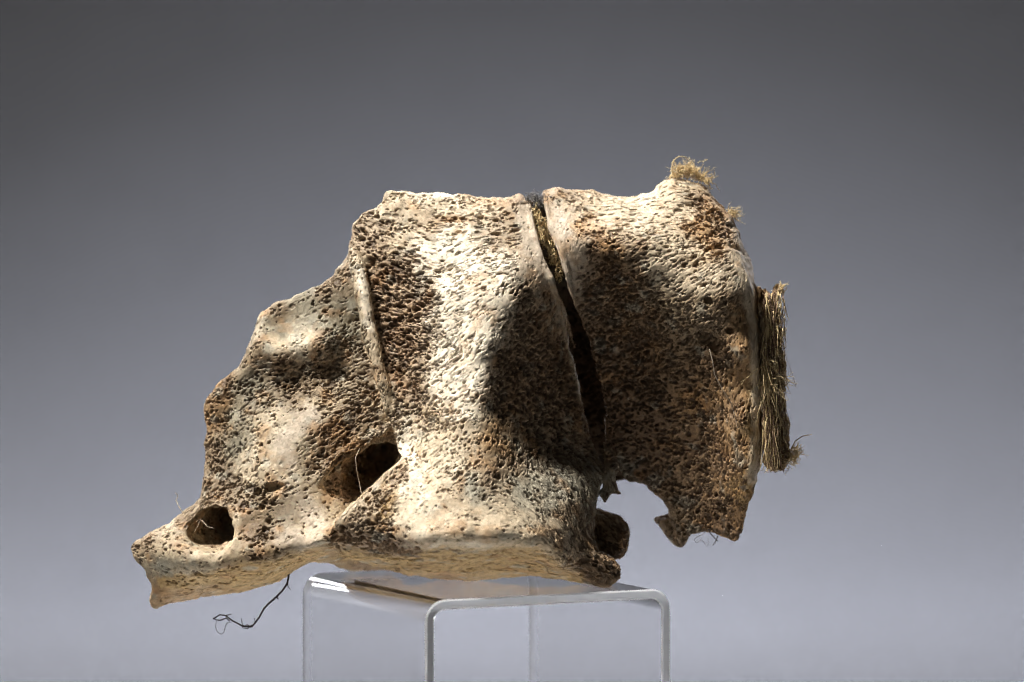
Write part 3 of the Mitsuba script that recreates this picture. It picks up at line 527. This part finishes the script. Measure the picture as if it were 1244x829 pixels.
def surface(v, n, seed, fine=True):
    """Displaced vertices and colours: lumps, grain and pits."""
    r = np.random.default_rng(seed)
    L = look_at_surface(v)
    L[:, 4] *= 0.74
    size, depth, dens, elong = L[:, 4], L[:, 5], np.clip(L[:, 3], 0, 1), L[:, 2]
    front = n[:, 2] > -0.25
    pit = np.zeros(len(v)); shade = np.zeros(len(v))
    jit = 1 + 0.6 * (meshkit.noise(v / 2.2, 9) - 0.5)
    cluster = 0.3 + 1.4 * np.clip(meshkit.fbm(v / 13, 2, 55) * 2.4 - 0.7, 0, 1)
    area = 0.56 * VS ** 2 / 2.25                       # sculpting units squared per fine vertex
    # round pores, then long shallow furrows along the grain
    for many, wmul, lmul, spread, dmul in ((0.066 * dens ** 1.5 * (1 + 0.45 * dense_step(dens))  * (1.7 / np.maximum(size, .8)) ** 2, 0.62, 1.0, 0.5, 2.3), (0.030 * np.clip(elong - 0.9, 0, 2.2) * (0.25 + dens), 0.42, 3.6, 0.3, 0.75)):
        pick = np.flatnonzero((r.random(len(v)) < many * area * cluster) & front)
        c, cn, cl = v[pick], n[pick], L[pick]
        a = 0.5 * np.arctan2(cl[:, 1], cl[:, 0]) + r.normal(0, 0.25 if lmul == 1 else 0.14, len(pick))
        dirn = np.c_[np.cos(a), -np.sin(a), np.zeros(len(a))]
        dirn -= cn * (dirn * cn).sum(1, keepdims=True)
        dirn /= np.maximum(np.linalg.norm(dirn, axis=1, keepdims=True), 1e-6)
        wid = cl[:, 4] * np.clip(np.exp(r.normal(-0.08, spread, len(pick))), 0.45, 3.0) * wmul
        lng = wid * np.maximum(1, cl[:, 2] * np.exp(r.normal(0, 0.25, len(pick)))) * lmul
        dep = np.minimum(cl[:, 5] * np.exp(r.normal(0, 0.4, len(pick))) * dmul, wid * 3.4 + 0.8)
        dist, j = cKDTree(c).query(v, k=7, distance_upper_bound=11)
        for k in range(7):
            ok = np.isfinite(dist[:, k])
            jj = j[ok, k]
            dv = v[ok] - c[jj]
            t = (dv * dirn[jj]).sum(1); q = np.sqrt(np.maximum((dv ** 2).sum(1) - t ** 2, 0))
            e = np.sqrt((t / lng[jj]) ** 2 + (q / wid[jj]) ** 2) * jit[ok]
            p = np.clip((1.15 - e) / 0.55, 0, 1); p = p * p * (3 - 2 * p)
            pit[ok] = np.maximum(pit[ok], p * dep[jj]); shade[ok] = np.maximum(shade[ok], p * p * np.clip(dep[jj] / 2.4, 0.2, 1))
    rough = 0.45 + 0.5 * np.clip(dens, 0, 1)
    lump = (meshkit.fbm(v / 26, 2, 21) - 0.5) * 5 + (meshkit.fbm(v / 9, 2, 31) - 0.5) * 2.2 * rough
    # stretched grain
    fa = 0.5 * np.arctan2(L[:, 1], L[:, 0])
    dx, dy = np.cos(fa), -np.sin(fa)
    al, ac = v[:, 0] * dx + v[:, 1] * dy, -v[:, 0] * dy + v[:, 1] * dx
    fine_n = (meshkit.noise(v / 2.2, 41) - 0.5) * 0.5 * rough + (meshkit.noise(v / 4.2, 43) - 0.5) * 0.8 * rough
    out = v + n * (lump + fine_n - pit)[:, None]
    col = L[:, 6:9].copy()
    m = meshkit.fbm(v / 14, 3, 61); m2 = meshkit.fbm(v / 5, 2, 71); m3 = meshkit.noise(v / 2.0, 81)
    col *= (0.72 + 0.56 * m2)[:, None] * (0.85 + 0.3 * m3)[:, None]
    br = np.clip((meshkit.fbm(v / 30, 4, 95) - 0.47) * 4, 0, 1)[:, None] * (0.2 + 0.5 * dens)[:, None]
    col *= 1 - br * np.array([.42, .52, .62])
    ox = np.clip((meshkit.fbm(v / 20, 3, 91) - 0.57) * 6, 0, 1)[:, None] * 0.5
    col = col * (1 - ox) + ox * np.array([.36, .20, .085]) * (0.6 + 0.8 * m2)[:, None]
    gr = np.clip((meshkit.fbm(v / 17, 3, 101) - 0.6) * 7, 0, 1)[:, None] * 0.5
    col = col * (1 - gr) + gr * np.array([.36, .345, .28]) * (0.6 + 0.8 * m2)[:, None]
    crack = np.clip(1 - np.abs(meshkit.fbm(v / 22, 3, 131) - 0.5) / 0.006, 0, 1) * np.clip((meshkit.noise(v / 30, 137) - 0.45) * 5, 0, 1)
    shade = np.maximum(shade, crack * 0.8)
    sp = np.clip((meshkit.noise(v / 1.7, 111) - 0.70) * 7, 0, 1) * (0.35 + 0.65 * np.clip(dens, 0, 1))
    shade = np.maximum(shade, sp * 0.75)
    soil_shade = np.array([.066, .040, .022])  # soil brown that also puts shade into the pits
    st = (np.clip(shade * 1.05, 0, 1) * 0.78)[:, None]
    col = col * (1 - st) + st * soil_shade
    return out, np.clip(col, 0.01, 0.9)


def emit(name, v, q, col, sel):
    used, inv = np.unique(q[sel], return_inverse=True)
    scene[name] = mikit.ply((world(v[used, 0], v[used, 1], v[used, 2]), inv.reshape(-1, 3)), 'bone_mat', smooth=True, color=col[used])


labels['bone_specimen__gap_plug'] = {'label': 'added dark disc remnant deep in the gap'}
labels['bone_specimen'] = {'label': 'porous cream and brown bone of two vertebrae split by a dark gap', 'category': 'bone'}


TOP = np.full((NX // 2 + 2, NY // 2 + 2), -999.0)


def seen_from_front(c, qn):
    """Quads on the side worth fine detail: facing the front or nearly, and not far behind something else."""
    i, j = ((c[:, 0] - X0) / VS / 2).astype(int), ((c[:, 1] - Y0) / VS / 2).astype(int)
    np.maximum.at(TOP, (i, j), c[:, 2])
    return (qn[:, 2] > -0.06) & (c[:, 2] > TOP[i, j] - 12)


def piece(fields, names, seed, tint=1.0):
    phi = fields[0]
    for g in fields[1:]:
        phi = smin_union(phi, g, SMOOTH)
    v, q = nets(phi)
    v = taubin(v, q, 2)
    # which solid a quad belongs to
    c = v[q].mean(1)
    at = np.clip(((c - [X0, Y0, H0]) / VS).T, 0, np.array([[NX - 1], [NY - 1], [NH - 1]]))
    val = np.stack([map_coordinates(g, at, order=1) for g in fields], 1)
    who = val.argmax(1)
    qn = quad_normals(v, q)
    if (qn[:, 2] * (c[:, 2] - c[:, 2].mean())).mean() < 0:
        q, qn = q[:, ::-1], -qn
    v, tri, own = split(v, q, seen_from_front(c, qn)); who = who[own]
    nr = vnormals(v, tri)
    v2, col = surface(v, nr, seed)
    col = col * tint
    # sculpting space is left-handed (y down): reverse for the world
    for k, nm in enumerate(names):
        emit(nm, v2, tri[:, ::-1], col, who == k)
    return v2, nr


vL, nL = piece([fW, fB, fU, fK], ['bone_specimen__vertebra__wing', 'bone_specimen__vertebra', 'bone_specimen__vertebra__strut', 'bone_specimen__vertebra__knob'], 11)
vR, nR = piece([fC, fS], ['bone_specimen__vertebra_001', 'bone_specimen__vertebra_001__spur'], 12)
vD, nD = piece([fD], ['bone_specimen__gap_plug'], 13, np.array([.42, .38, .34]))  # tint puts the shade of the gap into its added filling

# ------------------------------------------------------------------ dried tissue, fibres, rootlets
def tube(pts, r0, r1=None, sides=5):
    p = np.array(pts, float); n = len(p)
    r = np.linspace(r0, r0 if r1 is None else r1, n)
    t = np.gradient(p, axis=0); t /= np.maximum(np.linalg.norm(t, axis=1, keepdims=True), 1e-9)
    u = np.cross(t, [0.31, 0.22, 0.92]); u /= np.maximum(np.linalg.norm(u, axis=1, keepdims=True), 1e-9)
    w = np.cross(t, u)
    a = np.arange(sides) * 2 * math.pi / sides
    v = p[:, None] + r[:, None, None] * (np.cos(a)[None, :, None] * u[:, None] + np.sin(a)[None, :, None] * w[:, None])
    f = []
    for i in range(n - 1):
        for k in range(sides):
            a0, a1 = i * sides + k, i * sides + (k + 1) % sides
            f.append((a0, a0 + sides, a1 + sides)); f.append((a0, a1 + sides, a1))
    for k in range(1, sides - 1):
        f.append((0, k, k + 1)); b = (n - 1) * sides; f.append((b, b + k + 1, b + k))
    return v.reshape(-1, 3), np.array(f)


def spline(pts, per=5):
    from scipy.interpolate import CubicSpline
    p = np.array(pts, float)
    t = np.arange(len(p))
    return CubicSpline(t, p)(np.linspace(0, len(p) - 1, (len(p) - 1) * per + 1))


def fibres(name, lines, mat):
    V, F, at = [], [], 0
    for p, r0, r1 in lines:
        p = und(p) if len(p[0]) == 3 else p
        v, f = tube(p, r0, r1)
        V.append(v); F.append(f + at); at += len(v)
    v = np.vstack(V)
    scene[name] = mikit.ply((world(v[:, 0], v[:, 1], v[:, 2]), np.vstack(F)), mat, smooth=True)


def curl(r, start, direction, length, bend=0.5, steps=9):
    p = [np.array(start, float)]; d = np.array(direction, float); d /= np.linalg.norm(d)
    for k in range(steps):
        d = d + r.normal(0, bend, 3); d /= np.linalg.norm(d)
        p.append(p[-1] + d * length / steps)
    return spline(p, 2)


def clump(r, path, count, spread, length, direction, bend, rad):
    c = np.array(path, float); out = []
    for k in range(count):
        t = r.random() * (len(c) - 1); i = min(int(t), len(c) - 2)
        s = c[i] + (c[i + 1] - c[i]) * (t - i) + r.normal(0, spread, 3)
        out.append((curl(r, s, np.array(direction) + r.normal(0, .5, 3), length * (0.5 + r.random()), bend), rad * (0.6 + 0.8 * r.random()), rad * 0.4))
    return out


r = np.random.default_rng(5)
B = 'bone_specimen__'
# tuft on the crest
t = clump(r, [(818, 214, -62), (826, 208, -62), (836, 205, -60), (844, 211, -62)], 300, 3.6, 15, (0, -.25, .2), .75, 0.43)
t += clump(r, [(845, 214, -62), (858, 220, -60)], 78, 2.0, 17, (1, -.16, .1), .4, 0.5)
t += [([(818, 214, -60), (816, 203, -58), (818, 195, -58), (825, 190, -58), (833, 191, -58), (838, 196, -60)], .8, .5)]
fibres(B + 'fibre_tuft', t[:240] + t[300:], 'straw_fibre_mat'); labels[B + 'fibre_tuft'] = {'label': 'curly straw-coloured fibre tuft on the crest'}
fibres(B + 'fibre_tuft__pale_strand', t[240:300], 'pale_fibre_mat')
t = clump(r, [(884, 255, -58), (890, 262, -56)], 59, 2.0, 13, (.8, .45, .1), .25, 0.46)
fibres(B + 'fibre_tuft_001', t, 'straw_fibre_mat')
# in the gap
t = clump(r, [(650, 254, -36), (653, 266, -30), (656, 282, -24), (660, 298, -20)], 170, 2.6, 9, (.1, .3, .9), .9, 0.75)
t += clump(r, [(662, 268, -36), (667, 290, -30), (672, 310, -26), (679, 335, -26)], 210, 2.4, 9, (-.3, .2, .9), .9, 0.75)
fibres(B + 'fibre_tuft_002', t, 'straw_fibre_mat'); labels[B + 'fibre_tuft_002'] = {'label': 'straw-coloured dried tissue in the gap'}
t = clump(r, [(640, 240, -44), (650, 242, -42), (655, 250, -42), (662, 240, -46)], 276, 3.2, 10, (.2, .5, .6), .8, 0.41)
fibres(B + 'fibre_tuft_003', t, 'grey_fibre_mat')


def strip(name, spec, seed, taper=None):
    phi = to_field(solid(*spec)); v, q = nets(phi); v = taubin(v, q, 2); qn = quad_normals(v, q)
    if (qn[:, 2] * (v[q][:, :, 2].mean(1) - v[:, 2].mean())).mean() < 0:
        q, qn = q[:, ::-1], -qn
    v, tri, own = split(v, q, seen_from_front(v[q].mean(1), qn))
    nr = vnormals(v, tri)
    v, col = surface(v, nr, seed)
    emit(name, v, tri[:, ::-1], col, np.ones(len(tri), bool))


mat_outline = rows((0, 0, 5, -14), (919, 350), (924, 346), (931, 352), (936, 356), (944, 348), (950, 354), (948, 366), (946, 382), (950, 407), (954, 440), (956, 485), (958, 500), (961, 518), (958, 538), (963, 556), (950, 572), (934, 570), (928, 564), (926, 540), (925, 480), (925, 400))
strip(B + 'dried_tissue', (mat_outline, [(930, 370, 0), (940, 420, 5), (940, 480, 7), (945, 540, 4), (926, 450, 4), (926, 540, 0), (950, 480, -2)], -80, 20, 0.6, 10), 21)
labels[B + 'dried_tissue'] = {'label': 'fibrous straw-brown tissue mat on the end face'}
t, t2 = [], []
for k in range(420):
    x = 927 + 27 * r.random(); y = 352 + 190 * r.random(); L = 20 + 60 * r.random()
    lean = 0.03 + r.normal(0, .11); L = L * (1 - 0.6 * (x > 946)); hz = 9 + r.normal(0, 3) - max(0, x - 944) * .7
    p = [(x + lean * L * u + r.normal(0, .8) - 3 * (x - 940) / 16 * (1 - y / 460), min(y + L * u, 572), hz + 2.5 * r.normal() - (7 if u in (0, 1) else 0)) for u in np.linspace(0, 1, 5)]
    (t if r.random() < .5 else t2).append((spline(und(p), 3), .3 + .5 * r.random(), .2))
t += clump(r, [(946, 358, -6), (947, 350, -8)], 55, 1.8, 10, (.4, -.8, .1), .3, 0.52)
t += clump(r, [(944, 458, 6), (954, 460, 2)], 36, 2.0, 14, (1, .15, .2), .25, 0.41)
t += clump(r, [(945, 562, -4), (962, 556, -6), (966, 548, -6)], 161, 3.0, 14, (.6, .1, .2), .5, 0.46)
t += [([(960, 548, -6), (966, 536, -5), (975, 530, -5), (986, 528, -5)], .9, .4), ([(962, 552, -6), (968, 542, -5), (971, 538, -5)], .8, .4), ([(945, 420, 6), (938, 405, 10), (944, 398, 10), (948, 394, 9)], .8, .4)]
t += clump(r, [(930, 430, 10), (929, 450, 12), (932, 470, 11)], 92, 1.6, 34, (.12, 1, .1), .12, 0.41)
fibres(B + 'dried_tissue__strand', t, 'straw_fibre_mat'); fibres(B + 'dried_tissue__dark_strand', t2, 'dark_fibre_mat')
# flake hanging beside the gap
strip(B + 'flake', ([(733, 537, 4, -62), (744, 535, 4, -62), (748, 550, 4, -60), (751, 568, 4, -58), (747, 584, 4, -56), (756, 601, 4, -54), (744, 601, 4, -54), (735, 612, 4, -54), (728, 602, 4, -54), (733, 585, 4, -56), (735, 560, 4, -60)],
                    [(741, 550, -56), (743, 575, -50), (740, 595, -48)], -90, 10), 23)
# single hairs
fibres(B + 'hair', [([(437, 545, 24), (432, 556, 26), (433, 570, 24), (436, 584, 20), (439, 600, 24), (446, 594, 22), (450, 592, 20)], .55, .4)], 'hair_fibre_mat')
fibres(B + 'hair_001', [([(862, 424, 34), (866, 440, 34), (868, 455, 28), (878, 474, 24), (888, 490, 20), (893, 506, 14), (896, 520, 10)], .7, .4)], 'hair_fibre_mat')
fibres(B + 'hair_002', [([(222, 623, -18), (217, 615, -18), (214, 608, -18), (216, 602, -18), (213, 599, -18)], .5, .35)], 'pale_fibre_mat')
fibres(B + 'hair_003', [([(238, 634, 24), (244, 630, 26), (240, 640, 28), (236, 646, 26)], .5, .4), ([(245, 632, 18), (252, 640, 22), (260, 642, 20)], .5, .4)], 'hair_fibre_mat')
fibres('rootlet', [([(353, 690, -40), (351, 698, -36), (349, 709, -34), (343, 718, -33), (335, 726, -32), (327, 733, -32), (321, 739, -30), (315, 750, -28), (310, 757, -28), (305, 762, -26), (295, 761, -26), (282, 754, -28), (274, 748, -32), (267, 747, -36), (259, 752, -30), (267, 754, -24), (275, 751, -24), (279, 755, -26)], 1.35, .8),
                   ([(349, 706, -34), (350, 713, -34), (353, 717, -34)], .8, .3), ([(335, 725, -32), (338, 728, -31), (337, 723, -30), (332, 730, -31)], 1.1, .6), ([(296, 762, -26), (294, 757, -25), (293, 751, -25)], .8, .3), ([(306, 762, -26), (310, 756, -24), (309, 751, -24)], .9, .5),
                   ([(305, 762, -26), (300, 759, -22), (294, 763, -22), (301, 764, -24), (306, 759, -24)], .8, .6), ([(274, 748, -32), (278, 747, -31), (282, 746, -31)], .8, .3)], 'root_fibre_mat')
fibres('rootlet__fine_root', [([(263, 753, -28), (262, 762, -26), (264, 768, -26), (269, 771, -26), (272, 768, -26), (274, 760, -26), (276, 757, -26), (281, 756, -26)], .45, .4)], 'grey_fibre_mat')
labels['rootlet'] = {'label': 'thin black curled rootlet hanging below the left end of the bone', 'category': 'root'}
fibres('root_hair', [([(860, 640, -84), (862, 647, -80), (867, 653, -80), (870, 656, -80), (873, 658, -80)], .8, .5), ([(872, 651, -80), (870, 657, -80), (866, 663, -80)], .8, .5)], 'root_fibre_mat')
fibres('root_hair__curl', [([(858, 645, -86), (853, 650, -84), (846, 653, -84), (843, 657, -84), (847, 660, -84), (852, 655, -84), (856, 660, -84), (858, 664, -84), (861, 659, -84), (860, 655, -84)], .4, .35)], 'grey_fibre_mat')
labels['root_hair'] = {'label': 'tiny dark curled root hairs hanging under the right vertebra', 'category': 'root'}
print('verts', len(vL), len(vR), len(vD))
